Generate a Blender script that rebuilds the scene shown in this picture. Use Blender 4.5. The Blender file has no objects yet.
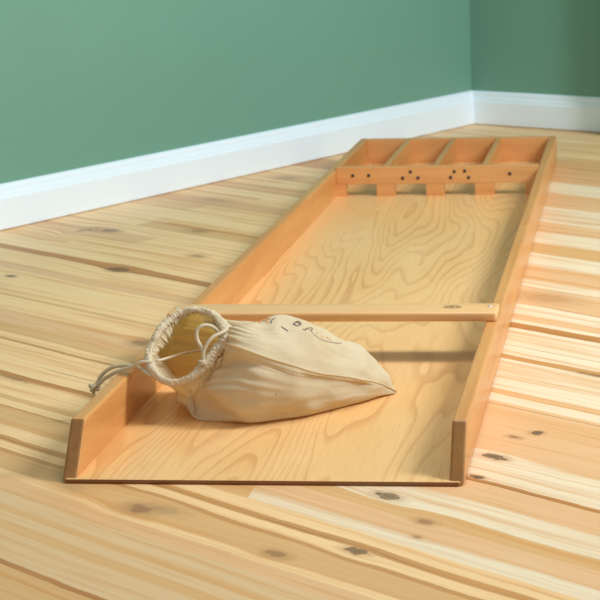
import bpy, bmesh, math, random
from mathutils import Vector, Matrix, noise
from mathutils.bvhtree import BVHTree

S = bpy.context.scene
COL = S.collection
random.seed(7)

# ------------------------------------------------------------------ camera, world, lights, exposure
YAW, PIT, ROL = -0.1175, 0.2337, -0.0308
CAM = Vector((0.5843, -1.6684, 0.5875))
F_PX, PPX, PPY = 1793.8, 436.04, 301.95
fwd = Vector((math.sin(YAW)*math.cos(PIT), math.cos(YAW)*math.cos(PIT), -math.sin(PIT)))
r0 = Vector((math.cos(YAW), -math.sin(YAW), 0)); u0 = r0.cross(fwd)
rgt = r0*math.cos(ROL) + u0*math.sin(ROL)
upv = -r0*math.sin(ROL) + u0*math.cos(ROL)
cd = bpy.data.cameras.new('camera'); cam = bpy.data.objects.new('camera', cd); COL.objects.link(cam)
M = Matrix((rgt, upv, -fwd)).transposed().to_4x4(); M.translation = CAM
cam.matrix_world = M
cd.sensor_width = 36; cd.lens = F_PX/600*36
cd.shift_x = -(PPX-300)/600; cd.shift_y = (PPY-300)/600
cd.dof.use_dof = True; cd.dof.focus_distance = 1.95; cd.dof.aperture_fstop = 20
S.camera = cam

w = bpy.data.worlds.new('world'); S.world = w; w.use_nodes = True
bg = w.node_tree.nodes['Background']; bg.inputs[0].default_value = (0.97, 0.98, 1.0, 1); bg.inputs[1].default_value = 0.48

def area(name, loc, tgt, sx, sy, power, col):
    l = bpy.data.lights.new(name, 'AREA'); l.shape = 'RECTANGLE'; l.size = sx; l.size_y = sy; l.energy = power; l.color = col
    o = bpy.data.objects.new(name, l); COL.objects.link(o); o.location = loc
    o.rotation_euler = (Vector(tgt)-Vector(loc)).to_track_quat('-Z', 'Y').to_euler()
    return o
area('pendant_light', (0.42, 0.40, 1.28), (0.36, 0.50, 0), 0.42, 0.42, 4.7, (1.0, 0.92, 0.83))
area('window_light', (1.95, 0.55, 1.7), (0.1, 1.3, 0.1), 0.5, 0.9, 63, (0.86, 0.93, 1.0))
S.view_settings.view_transform = 'Standard'; S.view_settings.look = 'None'
S.view_settings.gamma = 1; S.view_settings.use_curve_mapping = False
S.view_settings.exposure = -0.07

# ------------------------------------------------------------------ helpers
def srgb(r, g, b):
    f = lambda c: (c/255/12.92) if c/255 <= 0.04045 else ((c/255+0.055)/1.055)**2.4
    return (f(r), f(g), f(b), 1)

def ray(u, v): return (fwd + rgt*((u-PPX)/F_PX) - upv*((v-PPY)/F_PX))
def at_y(u, v, y):
    d = ray(u, v); return CAM + d*((y-CAM.y)/d.y)
def at_z(u, v, z):
    d = ray(u, v); return CAM + d*((z-CAM.z)/d.z)

def link(name, bm, mat, parent=None, smooth=False, mods=None):
    bmesh.ops.recalc_face_normals(bm, faces=bm.faces)
    me = bpy.data.meshes.new(name); bm.to_mesh(me); bm.free()
    for m in (mat if isinstance(mat, (list, tuple)) else [mat]): me.materials.append(m)
    if smooth: me.polygons.foreach_set('use_smooth', [True]*len(me.polygons))
    o = bpy.data.objects.new(name, me); COL.objects.link(o)
    if parent: o.parent = parent
    return o

def empty(name, loc=(0, 0, 0)):
    o = bpy.data.objects.new(name, None); COL.objects.link(o); o.location = loc; o.empty_display_size = .05
    return o

def box(bm, a, b, bev=0.0, seg=2):
    g = bmesh.ops.create_cube(bm, size=1)
    vs = g['verts']
    for v in vs:
        v.co = Vector(((a[i]+b[i])/2 + v.co[i]*(b[i]-a[i]) for i in range(3)))
    if bev > 0:
        es = list({e for v in vs for e in v.link_edges})
        bmesh.ops.bevel(bm, geom=es, offset=bev, segments=seg, profile=.6, affect='EDGES', clamp_overlap=True)

def cr(p0, p1, p2, p3, t):
    return 0.5*((2*p1) + (p2-p0)*t + (2*p0-5*p1+4*p2-p3)*t*t + (3*p1-p0-3*p2+p3)*t*t*t)
def spline(pts, n, closed=False):
    k = len(pts); out = []
    segs = k if closed else k-1
    for i in range(n):
        x = i/n*segs if closed else i/(n-1)*segs
        s = min(int(x), segs-1); t = x-s
        g = (lambda j: pts[j % k]) if closed else (lambda j: pts[max(0, min(k-1, j))])
        out.append(cr(g(s-1), g(s), g(s+1), g(s+2), t))
    return out
def tube(bm, path, rad, sides=10, closed=False, shape=None):
    """rad: number or function(i,n,angle)->radius"""
    n = len(path); rings = []
    up = Vector((0, 0, 1)); prev = None
    for i, p in enumerate(path):
        a = path[(i-1) % n] if (closed or i > 0) else path[i]
        b = path[(i+1) % n] if (closed or i < n-1) else path[i]
        t = (b-a).normalized()
        if prev is None: nrm = t.cross(up) if abs(t.z) < .95 else t.cross(Vector((1, 0, 0)))
        else: nrm = prev - t*prev.dot(t)
        nrm.normalize(); prev = nrm; bi = t.cross(nrm)
        ring = []
        for k in range(sides):
            th = 2*math.pi*k/sides
            r = rad(i, n, th) if callable(rad) else rad
            ring.append(bm.verts.new(p + (nrm*math.cos(th)+bi*math.sin(th))*r))
        rings.append(ring)
    if closed:      # undo the frame's twist when closing
        best = min(range(sides), key=lambda s: (rings[-1][s].co-rings[0][0].co).length)
    for i in range(n if closed else n-1):
        A, B = rings[i], rings[(i+1) % n]
        off = 0
        if closed and i == n-1: 
            for k in range(sides): bm.faces.new((A[(k+best) % sides], A[(k+1+best) % sides], B[(k+1) % sides], B[k]))
            continue
        for k in range(sides): bm.faces.new((A[k], A[(k+1) % sides], B[(k+1) % sides], B[k]))
    if not closed:
        bm.faces.new(rings[0][::-1]); bm.faces.new(rings[-1])

# ------------------------------------------------------------------ materials
class NT:
    def __init__(s, name):
        s.m = bpy.data.materials.new(name); s.m.use_nodes = True; s.t = s.m.node_tree; s.b = s.t.nodes['Principled BSDF']
        s.co = s.t.nodes.new('ShaderNodeTexCoord').outputs['Object']
    def n(s, ty, ins=None, **kw):
        x = s.t.nodes.new(ty)
        for k, v in kw.items(): setattr(x, k, v)
        for k, v in (ins or {}).items():
            if isinstance(v, bpy.types.NodeSocket): s.t.links.new(v, x.inputs[k])
            else: x.inputs[k].default_value = v
        return x
    def math(s, op, a, b=0.0, c=0.0, clamp=False):
        x = s.n('ShaderNodeMath', {0: a, 1: b, 2: c}, operation=op); x.use_clamp = clamp; return x.outputs[0]
    def dot(s, a, v): return s.n('ShaderNodeVectorMath', {0: a, 1: v}, operation='DOT_PRODUCT').outputs['Value']
    def scale(s, a, v): return s.n('ShaderNodeVectorMath', {0: a, 1: v}, operation='MULTIPLY').outputs[0]
    def add(s, a, v): return s.n('ShaderNodeVectorMath', {0: a, 1: v}, operation='ADD').outputs[0]
    def comb(s, x, y, z=0.0): return s.n('ShaderNodeCombineXYZ', {0: x, 1: y, 2: z}).outputs[0]
    def sep(s, v): return s.n('ShaderNodeSeparateXYZ', {0: v}).outputs
    def noise(s, v, sc=1.0, det=2.0, rough=.5, dist=0.0):
        return s.n('ShaderNodeTexNoise', {'Vector': v, 'Scale': sc, 'Detail': det, 'Roughness': rough, 'Distortion': dist}).outputs['Fac']
    def mix(s, f, a, b, mode='MIX'):
        x = s.t.nodes.new('ShaderNodeMix'); x.data_type = 'RGBA'; x.blend_type = mode; x.clamp_factor = True
        for i, v in ((0, f), (6, a), (7, b)):
            if isinstance(v, bpy.types.NodeSocket): s.t.links.new(v, x.inputs[i])
            else: x.inputs[i].default_value = v
        return x.outputs[2]
    def ramp(s, f, stops, interp='LINEAR'):
        x = s.n('ShaderNodeValToRGB', {0: f}); r = x.color_ramp; r.interpolation = interp
        while len(r.elements) < len(stops): r.elements.new(.5)
        for e, (p, c) in zip(r.elements, sorted(stops)):
            e.position = p; e.color = c if isinstance(c, tuple) else (c, c, c, 1)
        return x.outputs[0]
    def rng(s, f, a, b, c=0.0, d=1.0, smooth=True):
        x = s.n('ShaderNodeMapRange', {0: f, 1: a, 2: b, 3: c, 4: d}); x.interpolation_type = 'SMOOTHSTEP' if smooth else 'LINEAR'
        return x.outputs[0]
    def done(s, col, rough=.5, bump=None, bstr=.1, bdist=.001, spec=.5):
        for k, v in (('Base Color', col), ('Roughness', rough)):
            if isinstance(v, bpy.types.NodeSocket): s.t.links.new(v, s.b.inputs[k])
            else: s.b.inputs[k].default_value = v
        s.b.inputs['Specular IOR Level'].default_value = spec
        if bump is not None:
            bn = s.n('ShaderNodeBump', {'Strength': bstr, 'Distance': bdist, 'Height': bump}).outputs[0]
            s.t.links.new(bn, s.b.inputs['Normal'])
        return s.m

def m_paint(name, col, rough=.55):
    t = NT(name); n = t.noise(t.co, 3.0, 2)
    c = t.mix(t.rng(n, .3, .7), tuple(x*.97 for x in col[:3])+(1,), col)
    return t.done(c, rough, t.noise(t.co, 260, 2), .12, .0006)

def m_floor():
    t = NT('pine_floor')
    a = t.dot(t.co, (.8141, -.5807, 0)); n = t.dot(t.co, (.5807, .8141, 0))
    # the grain parts around the knots
    KN = [  # a, n, half length, half width, strength, colour
        (.1243, .0006, .017, .010, .85, srgb(150, 100, 72)), (.3168, -.0002, .013, .007, .8, srgb(150, 105, 68)),
        (.2914, .1731, .014, .0065, .9, srgb(112, 82, 50)), (.3687, .1414, .010, .006, .7, srgb(150, 105, 72)),
        (.369, .049, .012, .0055, .9, srgb(100, 74, 50)), (.3241, .2682, .008, .004, .95, srgb(75, 55, 40)),
        (.2979, .3275, .013, .006, .95, srgb(92, 72, 55)), (.2708, .3914, .008, .004, .8, srgb(130, 92, 60)),
        (.2818, .417, .006, .006, .95, srgb(80, 72, 70)), (.3891, .108, .005, .003, .7, srgb(150, 105, 70)),
        (-.7736, .6869, .018, .012, .9, srgb(105, 66, 45)), (-1.0478, .8823, .020, .013, .85, srgb(125, 92, 68)),
        (-1.0883, .8613, .007, .016, .7, srgb(135, 95, 65)), (-.8793, .5589, .010, .006, .9, srgb(105, 68, 45)),
        (-.9098, .9672, .020, .012, .7, srgb(165, 115, 70)), (-.7484, .8257, .015, .010, .7, srgb(165, 120, 75)),
        (-1.1189, 1.1901, .03, .016, .5, srgb(175, 130, 90)), (-1.186, 1.442, .03, .018, .6, srgb(160, 115, 80)),
        (-.3819, .4113, .017, .012, .7, srgb(140, 105, 75)), (-.378, .2072, .035, .0045, .7, srgb(130, 88, 52)),
        (-.1024, .9149, .045, .022, .45, srgb(190, 130, 80)), (.2004, .6349, .028, .0045, .8, srgb(140, 95, 62)),
        (-.2571, .2944, .014, .004, .6, srgb(165, 120, 75)), (.1478, .0150, .020, .009, .38, srgb(150, 125, 92)),
        (.02, .0002, .02, .01, .25, srgb(160, 140, 110)), (.35, 1.23, .03, .02, .5, srgb(170, 120, 80)),
    ]
    nw = n
    for (ka, kn, ra, rn, st, c) in KN[:14]+KN[18:19]:
        da = t.math('SUBTRACT', a, ka); dn = t.math('SUBTRACT', n, kn)
        q = t.math('ADD', t.math('POWER', t.math('DIVIDE', da, ra*2.6), 2), t.math('POWER', t.math('DIVIDE', dn, rn*2.2), 2))
        e = t.math('DIVIDE', 1.0, t.math('ADD', 1.0, t.math('POWER', q, 1.5)))
        nw = t.math('SUBTRACT', nw, t.math('MULTIPLY', t.math('MULTIPLY', dn, e), .75))
    # wavering of the stave edges and grain
    wob = t.math('MULTIPLY', t.math('SUBTRACT', t.noise(t.comb(t.math('MULTIPLY', a, 7.0), t.math('MULTIPLY', n, 9.0)), 1, 4, .6), .5), .011)
    nn = t.math('ADD', nw, wob)
    C = {'L': srgb(243, 221, 186), 'P': srgb(234, 186, 136), 'T': srgb(224, 176, 118), 'B': srgb(184, 122, 66), 'D': srgb(202, 146, 88), 'M': srgb(228, 190, 142), 'K': srgb(250, 208, 152)}  # M: light stave tone darkened in colour for the dimmer front-left floor
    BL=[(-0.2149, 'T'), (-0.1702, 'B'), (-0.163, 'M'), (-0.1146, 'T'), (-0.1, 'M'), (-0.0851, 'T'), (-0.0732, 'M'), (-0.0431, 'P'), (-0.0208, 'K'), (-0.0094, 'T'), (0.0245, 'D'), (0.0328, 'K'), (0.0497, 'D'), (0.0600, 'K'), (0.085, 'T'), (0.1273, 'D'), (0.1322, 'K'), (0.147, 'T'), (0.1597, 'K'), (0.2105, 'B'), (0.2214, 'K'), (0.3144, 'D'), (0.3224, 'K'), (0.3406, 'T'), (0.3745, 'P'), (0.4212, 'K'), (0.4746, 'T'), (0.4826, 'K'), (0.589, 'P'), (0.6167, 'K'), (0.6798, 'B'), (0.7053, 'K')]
    BR=[(0.0905, 'L'), (0.1075, 'P'), (0.134, 'T'), (0.1615, 'L'), (0.2103, 'P'), (0.2575, 'B'), (0.2610, 'L'), (0.3315, 'P'), (0.4181, 'B'), (0.4211, 'P'), (0.4797, 'L'), (0.5034, 'P'), (0.5185, 'L'), (0.6328, 'D'), (0.6434, 'L'), (0.7562, 'B'), (0.7763, 'L'), (0.7928, 'P'), (0.8181, 'L'), (0.8595, 'B'), (0.8661, 'P'), (0.9452, 'L'), (0.9847, 'P'), (1.0735, 'L'), (1.1468, 'T'), (1.2065, 'L'), (1.2824, 'P'), (1.3564, 'L'), (1.4726, 'P'), (1.5918, 'L'), (1.6864, 'P')]
    uL = t.math('DIVIDE', t.math('ADD', nn, .25), 1.0); uR = t.math('DIVIDE', nn, 2.0)
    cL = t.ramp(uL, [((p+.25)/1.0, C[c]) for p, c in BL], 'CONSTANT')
    cR = t.ramp(uR, [(p/2.0, C[c]) for p, c in BR], 'CONSTANT')
    # staves further back: random widths and tones
    def rnd(width, off, seed):
        v = t.math('FLOOR', t.math('DIVIDE', t.math('ADD', nn, off), width))
        s2 = t.math('FLOOR', t.math('ADD', t.math('DIVIDE', a, .9), t.math('MULTIPLY', t.n('ShaderNodeTexWhiteNoise', {'W': v}, noise_dimensions='1D').outputs[0], 7.0)))
        return t.n('ShaderNodeTexWhiteNoise', {'Vector': t.comb(v, s2, seed)}, noise_dimensions='3D').outputs[0]
    ra_ = t.ramp(rnd(.052, 0, 1.0), [(0, C['K']), (.42, C['P']), (.62, C['K']), (.80, C['T']), (.95, C['D'])], 'CONSTANT')
    rb = t.ramp(rnd(.017, .01, 4.0), [(0, (1, 1, 1, 1)), (.72, (.90, .82, .70, 1)), (.90, (.80, .66, .48, 1)), (.95, (1, 1, 1, 1))], 'CONSTANT')
    cF = t.mix(1.0, ra_, rb, 'MULTIPLY')
    sel = t.math('ADD', a, t.math('MULTIPLY', n, .713))   # the boards change under the shuffleboard
    mR = t.math('MULTIPLY', t.math('GREATER_THAN', sel, .246), t.math('GREATER_THAN', nn, .0849))
    back = t.math('GREATER_THAN', n, t.math('ADD', .735, t.math('MULTIPLY', mR, 1.0)))
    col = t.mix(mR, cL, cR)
    col = t.mix(back, col, cF)
    # grain: fine fibres and slow tone drift along each stave
    g1 = t.noise(t.comb(t.math('MULTIPLY', a, 6.0), t.math('MULTIPLY', nn, 330.0)), 1, 3, .6)
    g2 = t.noise(t.comb(t.math('MULTIPLY', a, 1.6), t.math('MULTIPLY', nn, 75.0)), 1, 3, .6, .4)
    g3 = t.noise(t.comb(t.math('MULTIPLY', a, 2.2), t.math('MULTIPLY', n, 13.0)), 1, 3, .55)
    col = t.mix(t.rng(g2, .46, .74, 0, .70), col, srgb(212, 148, 80))
    col = t.mix(t.rng(g1, .48, .78, 0, .42), col, srgb(196, 134, 74))
    col = t.mix(t.rng(g3, .52, .72, 0, .48), col, srgb(222, 164, 100))
    col = t.mix(t.rng(g3, .20, .42, .35, 0), col, srgb(243, 220, 176))
    # knots
    kw = t.noise(t.co, 95, 3)
    for (ka, kn, ra, rn, st, c) in KN:
        da = t.math('DIVIDE', t.math('SUBTRACT', a, ka), ra); dn = t.math('DIVIDE', t.math('SUBTRACT', n, kn), rn)
        q = t.math('ADD', t.math('SQRT', t.math('ADD', t.math('MULTIPLY', da, da), t.math('MULTIPLY', dn, dn))), t.math('MULTIPLY', t.math('SUBTRACT', kw, .5), 1.5))
        halo = t.rng(q, .8, 2.4, st*.62, 0)
        core = t.rng(q, .55, 1.1, st*.85, 0)
        col = t.mix(halo, col, srgb(178, 126, 78)); col = t.mix(core, col, c)
        if st > .88: col = t.mix(t.math('MULTIPLY', t.rng(q, .75, .95, 0, .8), t.rng(q, .95, 1.2, 1, 0)), col, srgb(62, 42, 28))
    # open joints between the boards
    gap = None
    for gn in (.2586, -.1665, .0548, .475, .6850, .871, 1.085, 1.30, 1.51, 1.73, 1.95, 2.17):
        d = t.math('ABSOLUTE', t.math('SUBTRACT', nn, gn)); g = t.rng(d, .0004, .0013, 1, 0)
        gap = g if gap is None else t.math('MAXIMUM', gap, g)
    gm = t.math('MULTIPLY', gap, t.rng(t.noise(t.comb(t.math('MULTIPLY', a, 4.0), t.math('MULTIPLY', n, 9.0)), 1, 1), .42, .55, .15, .8))
    col = t.mix(gm, col, srgb(150, 96, 48))
    h = t.math('SUBTRACT', t.math('MULTIPLY', g1, .3), gm)
    return t.done(col, t.rng(g2, .2, .8, .34, .48), h, .25, .0012, .4)

def m_ply():
    t = NT('varnished_birch_ply')
    x, y, z = t.sep(t.co)
    v = t.comb(t.math('MULTIPLY', x, 7.5), t.math('MULTIPLY', y, 1.05), 5.1)
    f = t.noise(v, 1.0, 3.0, .34, .15)
    f = t.math('ADD', t.math('MULTIPLY', f, 24.0), t.math('MULTIPLY', x, 34.0))
    fr = t.math('FRACT', f)
    line = t.math('MULTIPLY', t.rng(fr, .55, .93, 0, 1), t.rng(fr, .94, 1.0, 1, 0))
    soft = t.noise(t.comb(t.math('MULTIPLY', x, 9), t.math('MULTIPLY', y, 2.2), 8.), 1, 3, .5)
    fib = t.noise(t.comb(t.math('MULTIPLY', x, 420), t.math('MULTIPLY', y, 16)), 1, 2, .6)
    base = t.mix(t.rng(soft, .3, .7), srgb(246, 198, 136), srgb(240, 187, 120))
    col = t.mix(t.math('MULTIPLY', line, t.rng(soft, .35, .65, .24, .50)), base, srgb(200, 132, 70))
    col = t.mix(t.rng(fib, .45, .8, 0, .22), col, srgb(180, 122, 66))
    fl = t.noise(t.comb(t.math('MULTIPLY', x, 60), t.math('MULTIPLY', y, 28)), 1, 1, .5)
    col = t.mix(t.rng(fl, .79, .84, 0, .5), col, srgb(176, 104, 54))
    return t.done(col, .30, fib, .08, .0004, .5)

def m_solid(name, c1, c2, c3, axis=1, fine=180., rough=.32):
    t = NT(name); p = list(t.sep(t.co))
    sc = [fine*.16]*3; sc[axis] = 2.2
    v = t.comb(*[t.math('MULTIPLY', p[i], sc[i]) for i in range(3)])
    s2 = [fine*2.2]*3; s2[axis] = 22.
    v2 = t.comb(*[t.math('MULTIPLY', p[i], s2[i]) for i in range(3)])
    g = t.noise(v, 1, 3, .55, .6); f = t.noise(v2, 1, 2, .6)
    col = t.mix(t.rng(g, .3, .7), c1, c2); col = t.mix(t.rng(f, .48, .85, 0, .45), col, c3)
    return t.done(col, rough, f, .08, .0004, .5)

def m_plain(name, c, rough=.5, metal=0.0):
    t = NT(name); n = t.noise(t.co, 300, 2)
    t.b.inputs['Metallic'].default_value = metal
    return t.done(t.mix(t.rng(n, .3, .7), c, tuple(x*.85 for x in c[:3])+(1,)), rough)

def m_cloth(name, c1, c2, speck=True, trans=.5, scale=2200):
    t = NT(name)
    n = t.noise(t.co, 14, 3); col = t.mix(t.rng(n, .3, .7), c1, c2)
    if speck:
        s = t.noise(t.co, 420, 1); col = t.mix(t.rng(s, .735, .78, 0, .6), col, srgb(150, 118, 80))
    wv = t.noise(t.co, scale, 2)
    m = t.done(col, .9, wv, .35, .0004, .15)
    tr = t.n('ShaderNodeBsdfTranslucent', {'Color': t.mix(1.0, col, srgb(255, 236, 198), 'MULTIPLY')}).outputs[0]
    mx = t.n('ShaderNodeMixShader', {0: trans, 1: t.b.outputs[0], 2: tr}).outputs[0]
    t.t.links.new(mx, t.t.nodes['Material Output'].inputs[0])
    return m

MAT = dict(
    green=m_paint('green_wall_paint', srgb(110, 158, 137)),
    white=m_paint('white_gloss_paint', srgb(236, 248, 255), .35),
    floor=m_floor(), ply=m_ply(),
    rail=m_solid('beech_rail', srgb(218, 158, 92), srgb(204, 138, 76), srgb(170, 104, 54)),
    cross=m_solid('beech_crosswise', srgb(222, 166, 104), srgb(212, 150, 90), srgb(186, 118, 64), axis=0),
    lath=m_solid('pale_beech_lath', srgb(236, 190, 132), srgb(228, 176, 118), srgb(204, 140, 84), axis=0),
    endg=m_solid('beech_end_grain', srgb(164, 116, 58), srgb(148, 102, 50), srgb(120, 78, 38), axis=2, fine=400),
    edge=m_solid('ply_edge', srgb(150, 98, 54), srgb(132, 84, 44), srgb(108, 66, 32), axis=0, fine=500),
    nail=m_plain('dark_steel', srgb(88, 80, 82), .3, .9),
    pin=m_plain('bright_steel', srgb(205, 215, 222), .3, .8),
    ink=m_plain('brown_ink', srgb(80, 56, 30), .7),
    cloth=m_cloth('unbleached_cotton', srgb(246, 240, 212), srgb(240, 230, 194)),
    hem=m_cloth('gathered_cotton', srgb(242, 229, 200), srgb(232, 214, 178), False, .25),
    cord=m_cloth('cotton_cord', srgb(216, 202, 172), srgb(200, 184, 152), False, .0, 900),
    inkp=m_plain('plum_print', srgb(112, 84, 90), .8), inko=m_plain('orange_print', srgb(238, 172, 120), .8),
)

# ------------------------------------------------------------------ the room
CX, CY, ANG = 0.1781, 2.6358, 1.0598
dl = Vector((math.cos(ANG), math.sin(ANG), 0)); dr = Vector((dl.y, -dl.x, 0))   # dl runs along the left wall to the corner; dr along the right wall away from it
C0 = Vector((CX, CY, 0))
nl, nr = dr.copy(), -dl.copy()            # inward normals of the left and right walls
def struct(name, bm, mat, smooth=False):
    o = link(name, bm, mat, None, smooth); o['kind'] = 'structure'; return o
def quad_prism(bm, pts, z0, z1):
    b = [bm.verts.new((p.x, p.y, z0)) for p in pts]; t = [bm.verts.new((p.x, p.y, z1)) for p in pts]
    k = len(pts); bm.faces.new(b[::-1]); bm.faces.new(t)
    for i in range(k): bm.faces.new((b[i], b[(i+1) % k], t[(i+1) % k], t[i]))
LL, LR, TH, HW = 4.6, 3.4, .12, 2.7
bm = bmesh.new(); o_ = C0 - nl*TH - nr*TH
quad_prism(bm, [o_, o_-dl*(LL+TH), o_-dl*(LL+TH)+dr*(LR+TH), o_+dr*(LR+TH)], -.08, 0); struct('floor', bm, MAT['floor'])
bm = bmesh.new(); quad_prism(bm, [C0, C0-dl*LL, C0-dl*LL-nl*TH, C0-nl*TH+dl*TH], 0, HW); struct('wall_left', bm, MAT['green'])
bm = bmesh.new(); quad_prism(bm, [C0, C0-nl*0+dl*TH-nl*TH, C0+dr*LR+dl*TH, C0+dr*LR], 0, HW); struct('wall_back', bm, MAT['green'])
PROF = [(0, .0012), (.0145, .0012), (.0155, .003), (.0155, .055), (.0148, .0565), (.0130, .0572), (.0125, .0600), (.0118, .0635), (.0095, .0665), (.0080, .0675), (.0080, .0710), (.0072, .0745), (.0055, .0775), (.0030, .0796), (0, .0800)]
def baseboard(name, start, d, nrm, length, mit0):
    bm = bmesh.new(); A = []; B = []
    for (e, z) in PROF:
        p = start + nrm*e; A.append(bm.verts.new((p + d*(e if mit0 else 0)) + Vector((0, 0, z)))); B.append(bm.verts.new(p + d*length + Vector((0, 0, z))))
    k = len(PROF)
    for i in range(k): bm.faces.new((A[i], A[(i+1) % k], B[(i+1) % k], B[i]))
    bm.faces.new(A); bm.faces.new(B[::-1])
    return struct(name, bm, MAT['white'])
baseboard('baseboard_left', C0, -dl, nl, LL, True)
baseboard('baseboard_back', C0, dr, nr, LR, True)

bm = bmesh.new(); q0 = C0 + dr*.42; quad_prism(bm, [q0, q0+dr*.32, q0+dr*.32+nr*.067, q0+nr*.067], 0, HW); struct('added_shadow_pier', bm, MAT['green'])  # unseen pier, added to cast the darker band on the back wall

# ------------------------------------------------------------------ the shuffleboard
W, L, H, T, SL, YP, B0 = .41, 2.024, .0554, .0158, .044, 1.6139, .0048
ZP = .0603
GB = empty('shuffleboard', (W/2, L/2, 0))
GB['label'] = 'long varnished wooden sliding-disc board lying on the pine floor'; GB['category'] = 'shuffleboard'
def part(name, bm, mat, parent=GB, smooth=False, label=None):
    o = link(name, bm, mat, parent, smooth)
    if parent is not None:
        loc = Vector((0, 0, 0)); q = parent
        while q: loc += q.location; q = q.parent
        for v in o.data.vertices: v.co -= loc
    if label: o['label'] = label
    return o
# bottom panel
bm = bmesh.new(); box(bm, (.0045, .0002, .0006), (W-.0045, L-.001, B0), .0012)
for f in bm.faces:
    if f.normal.y < -.5: f.material_index = 1
part('bottom_panel', bm, [MAT['ply'], MAT['edge']])
# side rails with slanted front ends
def rail(x0, x1):
    bm = bmesh.new()
    zb = .0006
    pts = [(0, zb), (SL, H), (L, H), (L, zb)]
    A = [bm.verts.new((x0, y, z)) for y, z in pts]; B = [bm.verts.new((x1, y, z)) for y, z in pts]
    for i in range(4): 
        f = bm.faces.new((A[i], A[(i+1) % 4], B[(i+1) % 4], B[i]))
        if i == 0: f.material_index = 1
    bm.faces.new(A[::-1]); bm.faces.new(B)
    bmesh.ops.bevel(bm, geom=list(bm.edges), offset=.0034, segments=4, profile=.5, affect='EDGES', material=-1)
    for f in bm.faces: f.smooth = False
    return bm
part('side_rail', rail(0, T), [MAT['rail'], MAT['endg']])
part('side_rail', rail(W-T, W), [MAT['rail'], MAT['endg']])
bm = bmesh.new(); box(bm, (T, L-T, B0), (W-T, L, H-.0005), .001); part('end_rail', bm, MAT['cross'])
# slotted gate
SLOTS = [(.0340, .0915), (.1262, .1850), (.2192, .2765), (.3122, .3700)]
bm = bmesh.new(); zs = .0278
x = T; GT = .014
prev = T
for (a, b) in SLOTS + [(W-T, W-T)]:
    box(bm, (prev, YP, B0), (a, YP+GT, zs)) if a > prev else None
    prev = b
box(bm, (T, YP, zs), (W-T, YP+GT, ZP), .0012)
gate = part('slotted_gate', bm, MAT['cross'])
for (nx, nz) in [(.0472, .0443), (.0775, .0443), (.1415, .0387), (.1562, .0504), (.1704, .0387), (.2385, .0499), (.2580, .0510), (.2316, .0390), (.2650, .0386), (.3418, .0448)]:
    bm = bmesh.new(); bmesh.ops.create_uvsphere(bm, u_segments=14, v_segments=8, radius=.0034)
    for v in bm.verts: v.co = Vector((nx+v.co.x, YP+v.co.y*.55, nz+v.co.z))
    part('nail_head', bm, MAT['nail'], gate, True, 'dark round nail head')
for (xa) in (.1035, .1976, .2915):
    bm = bmesh.new(); box(bm, (xa-.0055, YP+GT, B0), (xa+.0055, L-T, H-.001), .001); part('divider', bm, MAT['rail'])
# cross lath
bm = bmesh.new(); box(bm, (-.0035, .4465, H), (.4080, .4965, H+.0118), .0036, 3)
lath = part('cross_lath', bm, MAT['lath'], GB, True, 'flat pale wooden lath screwed across both side rails')
for e in lath.data.polygons: e.use_smooth = True
for (su, sv) in ((177, 309), (489.5, 306.4)):
    sx, sy = at_z(su, sv, H+.0118).xy
    bm = bmesh.new(); bmesh.ops.create_cone(bm, segments=16, radius1=.0026, radius2=.0024, depth=.0012, cap_ends=True)
    for v in bm.verts: v.co += Vector((sx, sy, H+.0118))
    part('screw', bm, MAT['pin'], lath, True, 'small shiny screw head')
# oval brand stamp
ST = tuple(at_z(452.5, 306.9, H+.0118))
def stroke(bm, pts, wdt, thick=.0001, z=None):
    for i in range(len(pts)-1):
        a, b = Vector(pts[i]), Vector(pts[i+1]); d = (b-a)
        if d.length < 1e-7: continue
        n = Vector((-d.y, d.x)).normalized()*wdt/2; e = d.normalized()*wdt*.3
        q = [a-e+n, a-e-n, b+e-n, b+e+n]
        lo = [bm.verts.new((p.x, p.y, z)) for p in q]; hi = [bm.verts.new((p.x, p.y, z+thick)) for p in q]
        bm.faces.new(lo[::-1]); bm.faces.new(hi)
        for k in range(4): bm.faces.new((lo[k], lo[(k+1) % 4], hi[(k+1) % 4], hi[k]))
bm = bmesh.new(); zt = H+.0118
oval = [(ST[0]+.0106*math.cos(i*math.pi/14), ST[1]+.0080*math.sin(i*math.pi/14)) for i in range(29)]
stroke(bm, oval, .0010, z=zt)
G = {'J': [[(1, 2), (1, .3), (.6, 0), (.2, 0), (0, .5)]], 'E': [[(1, 2), (0, 2), (0, 0), (1, 0)], [(0, 1), (.8, 1)]], 'C': [[(1, 1.7), (.6, 2), (.2, 1.8), (0, 1), (.2, .2), (.6, 0), (1, .3)]],
     'O': [[(.5, 2), (.1, 1.6), (0, 1), (.1, .4), (.5, 0), (.9, .4), (1, 1), (.9, 1.6), (.5, 2)]], 'N': [[(0, 0), (0, 2), (1, 0), (1, 2)]], 'U': [[(0, 2), (0, .4), (.5, 0), (1, .4), (1, 2)]], 'R': [[(0, 0), (0, 2), (.8, 1.9), (.9, 1.3), (.7, 1), (0, 1)], [(.4, 1), (1, 0)]]}
for k, ch in enumerate('CURCO'):
    for s in G[ch]: stroke(bm, [(ST[0]-.0079+k*.0033+px*.0024, ST[1]-.0042+py*.0042) for px, py in s], .0009, z=zt)
part('oval_stamp', bm, MAT['ink'], lath, False, 'small dark oval maker stamp')

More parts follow.
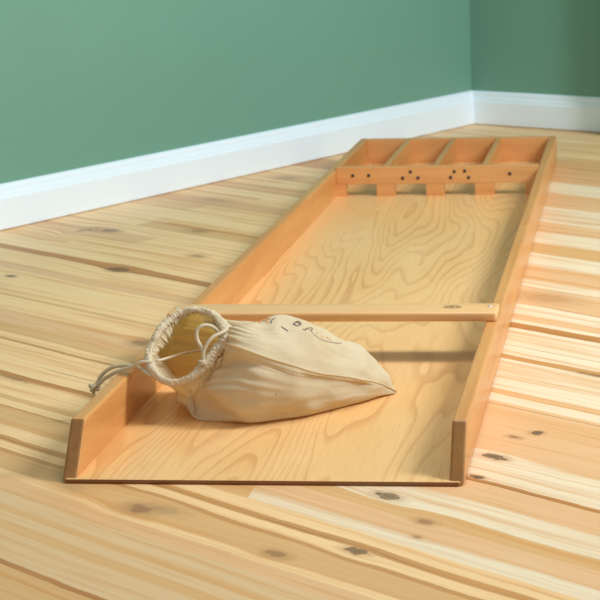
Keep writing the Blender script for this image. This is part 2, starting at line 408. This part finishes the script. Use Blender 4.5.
# ------------------------------------------------------------------ the drawstring bag
BAG = empty('drawstring_bag', (.18, .27, B0))
BAG['label'] = 'cream cotton drawstring bag, mouth open, lying on the board before the cross lath'; BAG['category'] = 'bag'
FZ = B0+.0008
curves = []
def station(u, vs, vt, vb, dyS, dyT, dep, hb=None):
    F = at_z(u, vb, FZ); Sm = at_y(u, vs, F.y+dyS); Tp = at_y(u, vt, F.y+dyT)
    z0 = FZ; hS = Sm.z-z0; hT = Tp.z-z0
    x = lambda t, k=0: F.x*(1-t)+Tp.x*t
    up = lambda f: Vector((Sm.x*(1-f)+Tp.x*f, Sm.y*(1-f)+Tp.y*f, Sm.z*(1-f)+Tp.z*f + hT*.05*math.sin(math.pi*f)))
    yb = F.y+dep
    pts = [Sm, up(.4), up(.82), Vector((Tp.x-.002, (Tp.y+yb)/2, z0+hT*.93)), Vector((Tp.x-.004, yb-.002, z0+hT*.66)), Vector((Tp.x-.004, yb+.002, z0+hT*.30)), Vector((F.x-.006, yb-.008, z0)),
           Vector((F.x-.003, F.y+dep*.5, z0)), Vector((F.x, F.y+.010 if dep > .05 else F.y+dep*.2, z0)), Vector((F.x, F.y-.001, z0+hS*.17)),
           Vector((Sm.x*.5+F.x*.5, F.y-.006*min(1, hS/.05), z0+hS*.5)), Vector((Sm.x*.75+F.x*.25, Sm.y-.0012*min(1, hS/.05), z0+hS*.84))]
    return pts
tip = at_y(397, 391.5, .306)
curves.append([tip + Vector((0, .0005*math.cos(k), .0005*math.sin(k))) for k in [i*math.pi/6 for i in range(12)]])
#                    u   seam  top   bot   dyS   dyT   depth
curves.append(station(391, 389, 385, 394.5, .002, .012, .022))
curves.append(station(380, 384.5, 371, 397.5, .002, .026, .050))
curves.append(station(366, 381, 356, 402, .000, .040, .075))
curves.append(station(345, 377, 343.5, 408, .000, .048, .095))
curves.append(station(323, 374, 332.5, 413.5, .000, .052, .112))
curves.append(station(300, 368.5, 323.5, 418.5, .000, .055, .125))
curves.append(station(278, 361.5, 321, 422, .002, .055, .130))
curves.append(station(256, 354, 324.5, 424.5, .006, .060, .130))
curves.append(station(237, 347, 323, 424, .012, .065, .125))
V = Vector
# neck: bulge at the left end of the body
neck = [at_y(226, 343, .222), at_y(222, 331, .245), at_y(208, 322, .275), V((.070, .300, .098)), V((.056, .312, .078)), V((.047, .310, .050)), V((.052, .292, .016)),
        at_z(183, 406, .012)+V((0, -.008, .006)), at_z(198, 420, FZ), at_y(193, 404, .213), at_y(204, 389, .206), at_y(216, 365, .210)]
curves.append(neck)
ring = [at_y(227, 335, .228), at_y(215, 316, .258), at_y(195, 310, .272), at_y(176, 315.5, .268), at_y(162, 328, .252), at_y(153, 343, .236), at_y(148.5, 357, .218),
        at_y(153, 371, .202), at_y(168, 382, .192), at_y(188, 379, .194), at_y(204, 367, .203), at_y(216, 351, .215)]
thr = []
for a, b in zip(ring, neck):
    m = a.lerp(b, .45); thr.append(m + V((.004, .004, -.001)))
thr[7] = at_y(179, 390, .226); thr[8] = at_y(187, 394, .207); thr[6] = V((.050, .258, .046)); thr[5] = V((.036, .275, .062))
curves.append(thr); curves.append(ring)
NA, NS = 168, 9
cc = [spline(c, NA, True) for c in curves]
rows = []
for i in range(len(cc)-1):
    for s in range(NS):
        t = s/NS; g = lambda j: cc[max(0, min(len(cc)-1, j))]
        rows.append([cr(g(i-1)[k], g(i)[k], g(i+1)[k], g(i+2)[k], t) for k in range(NA)])
rows.append(cc[-1])
NR = len(rows)
# wrinkles
def wr(i, k, p, nrm):
    f = i/(NR-1)
    a = k/NA
    neckness = max(0.0, min(1.0, (f-.50)/.32))
    endn = max(0.0, min(1.0, (1-f)/.05)) * min(1, f/.08)
    broad = noise.noise(Vector((p.x*18, p.y*26, p.z*34+5)))*.0052 + noise.noise(Vector((p.x*38+4, p.y*30, p.z*60)))*.0022
    ang = a*2*math.pi
    q = Vector((math.cos(ang)*3.2, math.sin(ang)*3.2, f*3.4))
    lon = noise.noise(q+Vector((3, 1, 7)))
    lon = (1-abs(lon)*3.0)
    gath = noise.noise(Vector((math.cos(ang)*6.5, math.sin(ang)*6.5, f*2.6+9)))
    gath = .5-abs(gath)*2.0
    dd = noise.noise(Vector((p.x*26+p.z*18, p.y*24, p.z*34-p.x*18)))
    crease = (.35-abs(dd))*.0036
    sk = min(k, NA-k); h = broad*1.3 + lon*.0006*(1-.4*neckness)*min(1, f/.45) + gath*.0036*neckness + crease
    fl = min(1, max(0, (p.z-FZ)/.012))      # the underside stays flat on the board
    return h*endn*fl*(1-.75*math.exp(-(sk/7)**2))
import itertools
nr_rows = []
for i in range(NR):
    row = []
    for k in range(NA):
        p = rows[i][k]
        du = rows[min(NR-1, i+1)][k]-rows[max(0, i-1)][k]; dv = rows[i][(k+1) % NA]-rows[i][k-1]
        n = du.cross(dv)
        cen = sum((rows[i][j] for j in range(0, NA, 28)), Vector())/6
        n = n.normalized() if n.length > 1e-12 else Vector((0, 0, 1))
        row.append((p, n))
    nr_rows.append(row)
sgn = 1
mid = nr_rows[NR//2]
cen = sum((q[0] for q in mid), Vector())/NA
if (mid[NA//4][0]-cen).dot(mid[NA//4][1]) < 0: sgn = -1
bm = bmesh.new(); grid = []
for i in range(NR):
    r = []
    for k in range(NA):
        p, n = nr_rows[i][k]
        n = n*sgn
        q = p + n*wr(i, k, p, n)
        # raised side seam
        ks = min(k, NA-k)
        if i > 1: q += n*.0008*math.exp(-(ks/1.6)**2)*min(1, i/8)
        if q.z < FZ: q.z = FZ
        r.append(bm.verts.new(q))
    grid.append(r)
for i in range(NR-1):
    for k in range(NA):
        bm.faces.new((grid[i][k], grid[i][(k+1) % NA], grid[i+1][(k+1) % NA], grid[i+1][k]))
bm.faces.new(grid[0])
seam_pts = [grid[i][0].co.copy() for i in range(0, NR-NS*2)]
bm.normal_update(); bvh = BVHTree.FromBMesh(bm)
inner_pts = [grid[i][int(NA*.42)].co.copy() for i in range(NR-2, NR-NS*4, -1)]
body = part('bag_body', bm, MAT['cloth'], BAG, True)
sd = body.modifiers.new('thickness', 'SOLIDIFY'); sd.thickness = .0007; sd.offset = 0
sb = body.modifiers.new('smooth', 'SUBSURF'); sb.levels = 1; sb.render_levels = 1
# side seam piping
bm = bmesh.new(); sp = spline([p+Vector((0, -.0007, .0005)) for p in seam_pts[::3]], 160)
tube(bm, sp, .0008, 8); part('side_seam', bm, MAT['cloth'], BAG, True)
# gathered hem
rp = spline(ring, 720, True)
rng_ = random.Random(3); ph = []; acc = 0
while acc < 720: ph.append(acc); acc += rng_.uniform(6, 21)
amp = [rng_.uniform(.5, 1.2) for _ in ph]
def hemr(i, n, th):
    i2 = (i + 6*math.sin(th*2+i*.013) + 11*math.sin(th+1+i*.008) + 14*noise.noise(Vector((i*.02, math.cos(th), math.sin(th))))) % 720
    j = 0
    import bisect
    j = bisect.bisect_right(ph, i2)-1
    a, b = ph[j], (ph[j+1] if j+1 < len(ph) else 720)
    t = (i2-a)/(b-a)
    fold = math.sin(math.pi*t)**.7*amp[j]*(.75+1.3*noise.noise(Vector((i*.05, math.cos(th)*1.5+4, math.sin(th)*1.5))))
    w_ = .5+.5*math.sin(th*2+.6)
    big = noise.noise(Vector((i*.03, math.cos(th)*1.2, math.sin(th)*1.2)))*.0012
    al = i/n
    wide = math.exp(-((min(al, 1-al))/.07)**2) + .8*math.exp(-((al-.86)/.06)**2)
    return .0031 + (.0014+.0009*wide)*fold + .0007*w_ + big*.8 + .0026*math.exp(-((min(al, 1-al))/.05)**2) + .0017*math.exp(-((al-.86)/.07)**2) + .0016*math.exp(-((al-.57)/.03)**2) + .0009*math.exp(-((al-.33)/.12)**2)
bm = bmesh.new(); tube(bm, rp, hemr, 18, True)
hem = part('gathered_hem', bm, MAT['hem'], BAG, True)
# small ruffle standing inside the hem
bm = bmesh.new(); inn = []
cenr = sum(ring, Vector())/12
axis = (ring[2]-ring[8]).cross(ring[10]-ring[5]).normalized()
if axis.x < 0: axis = -axis
for j in range(5):
    rr = []
    for i in range(360):
        p = rp[i*2]; inw = (cenr-p).normalized()
        a = i/360*math.tau
        wd = .15 + .95*math.exp(-((i/360-.36)/.12)**2)
        rad = .002 + j*.0019*wd*(1+.6*noise.noise(Vector((math.cos(a)*9, math.sin(a)*9, 2))))
        q = p + inw*rad + axis*(j*.0022*wd) + axis*.0012*math.sin(i*.9+2*math.sin(i*.13))*(j/4) + inw*.0012*noise.noise(Vector((i*.25, j*.3, 0)))
        rr.append(bm.verts.new(q))
    inn.append(rr)
for j in range(4):
    for i in range(360): bm.faces.new((inn[j][i], inn[j][(i+1) % 360], inn[j+1][(i+1) % 360], inn[j+1][i]))
ruf = part('inner_ruffle', bm, MAT['cloth'], BAG, True)
m_ = ruf.modifiers.new('thickness', 'SOLIDIFY'); m_.thickness = .0006
# seam inside the mouth
bm = bmesh.new(); tube(bm, spline([at_y(157, 361, .215), at_y(170, 357.5, .240), at_y(185, 353, .262), at_y(200, 350, .275), at_y(212, 349, .28)], 50), .0017, 8)
part('inner_seam', bm, MAT['hem'], BAG, True)
# cords
def cord(pts, name='drawstring', r=.0021):
    bm = bmesh.new(); path = spline(pts, 110)
    tube(bm, path, lambda i, n, th: r*(1+.06*math.sin(i*1.3+th*2)), 10)
    return part(name, bm, MAT['cord'], BAG, True)
def knot(c, r, par, tails):
    bm = bmesh.new()
    pts = []
    for i in range(60):
        a = i/60*math.tau
        pts.append(c + Vector(((math.sin(a)+2*math.sin(2*a))*r*.30, (math.cos(a)-2*math.cos(2*a))*r*.30, -math.sin(3*a)*r*.42)))
    tube(bm, pts, r*.40, 10, True)
    for tl in tails: tube(bm, spline(tl, 12), .0019, 8)
    return part('knot', bm, MAT['cord'], par, True)
A1 = cord([at_y(152, 363, .205), at_y(144, 362, .205), at_y(138, 363.5, .205), at_y(132, 367, .208), at_y(117.5, 371.5, .212), at_y(105.5, 378, .216), at_y(98, 385, .218), at_y(95, 387, .218)])
A2 = cord([at_y(152, 376, .198), at_y(147, 373, .200), at_y(138, 367.5, .210), at_y(125, 365.5, .218), at_y(111, 368, .222), at_y(101, 376, .222), at_y(97, 385, .220), at_y(95, 387, .219)])
kc = at_y(94, 387.5, .219)
knot(kc, .0056, A1, [[kc, kc+V((-.001, -.001, -.008))]])
B1 = cord([at_y(229, 328, .232), at_y(223, 332, .218), at_y(212, 338, .208), at_y(204.5, 349, .203), at_y(203, 361, .200)])
B2 = cord([at_y(203, 361, .201), at_y(202.5, 350, .206), at_y(197.5, 340, .210), at_y(197, 331, .212), at_y(203, 325.5, .215), at_y(212, 326.5, .220), at_y(218, 332, .228), at_y(221, 338, .232)])
kc = at_y(202.5, 362.5, .199)
knot(kc, .0042, B1, [[kc, kc+V((-.004, 0, 0))]])
# printed motif on the upper face, laid onto the cloth
def mark(name, lines, mat, wpx):
    bm = bmesh.new()
    for ln in lines:
        P_ = []
        for (u, v) in spline([Vector(q) for q in ln], max(6, 4*len(ln))):
            d = ray(u, v).normalized(); h, nn_, _, _ = bvh.ray_cast(CAM, d)
            if h is None: continue
            if nn_.dot(d) > 0: nn_ = -nn_
            P_.append((h+nn_*.0008, nn_))
        for i in range(len(P_)-1):
            (a, n1), (b, n2) = P_[i], P_[i+1]
            if (b-a).length > .02 or (b-a).length < 1e-6: continue
            s = (b-a).cross(n1).normalized()*wpx*.5/850
            lo = [a+s, a-s, b-s, b+s]; f1 = [bm.verts.new(q) for q in lo]; f2 = [bm.verts.new(q+n1*.0002) for q in lo]
            bm.faces.new(f1[::-1]); bm.faces.new(f2)
            for k in range(4): bm.faces.new((f1[k], f1[(k+1) % 4], f2[(k+1) % 4], f2[k]))
    if len(bm.verts): part(name, bm, mat, body)
    else: bm.free()
for _ln in [[(255, 322.5), (258, 321.5), (261, 323)], [(261, 322), (264, 320.5), (268, 322), (268, 324)], [(262, 321), (266, 319.5), (270, 319), (271, 318.5)],
     [(316, 332.5), (317.5, 334)], [(321, 336), (323, 339)], [(326, 337.5), (328, 338.5)], [(329, 339), (331, 341)]]:
    mark('orange_print', [_ln], MAT['inko'], 1.6)
for _ln in [[(275, 318.5), (272, 321), (271, 324)], [(281, 327), (285, 329.5), (288, 331.5)], [(293, 325.5), (296, 322.5), (300, 325), (297, 326.5), (294, 324)], [(296, 322), (299, 322), (301, 325)],
     [(303, 329.5), (305, 330.5), (307, 328.5), (309, 330)], [(309, 328), (312, 329), (311, 331)]]:
    mark('plum_print', [_ln], MAT['inkp'], .95)
mark('thin_outline', [[(310, 331), (314, 335), (320, 339.5), (327, 342), (336, 343.5), (341, 343.5)]], MAT['inkp'], .4)
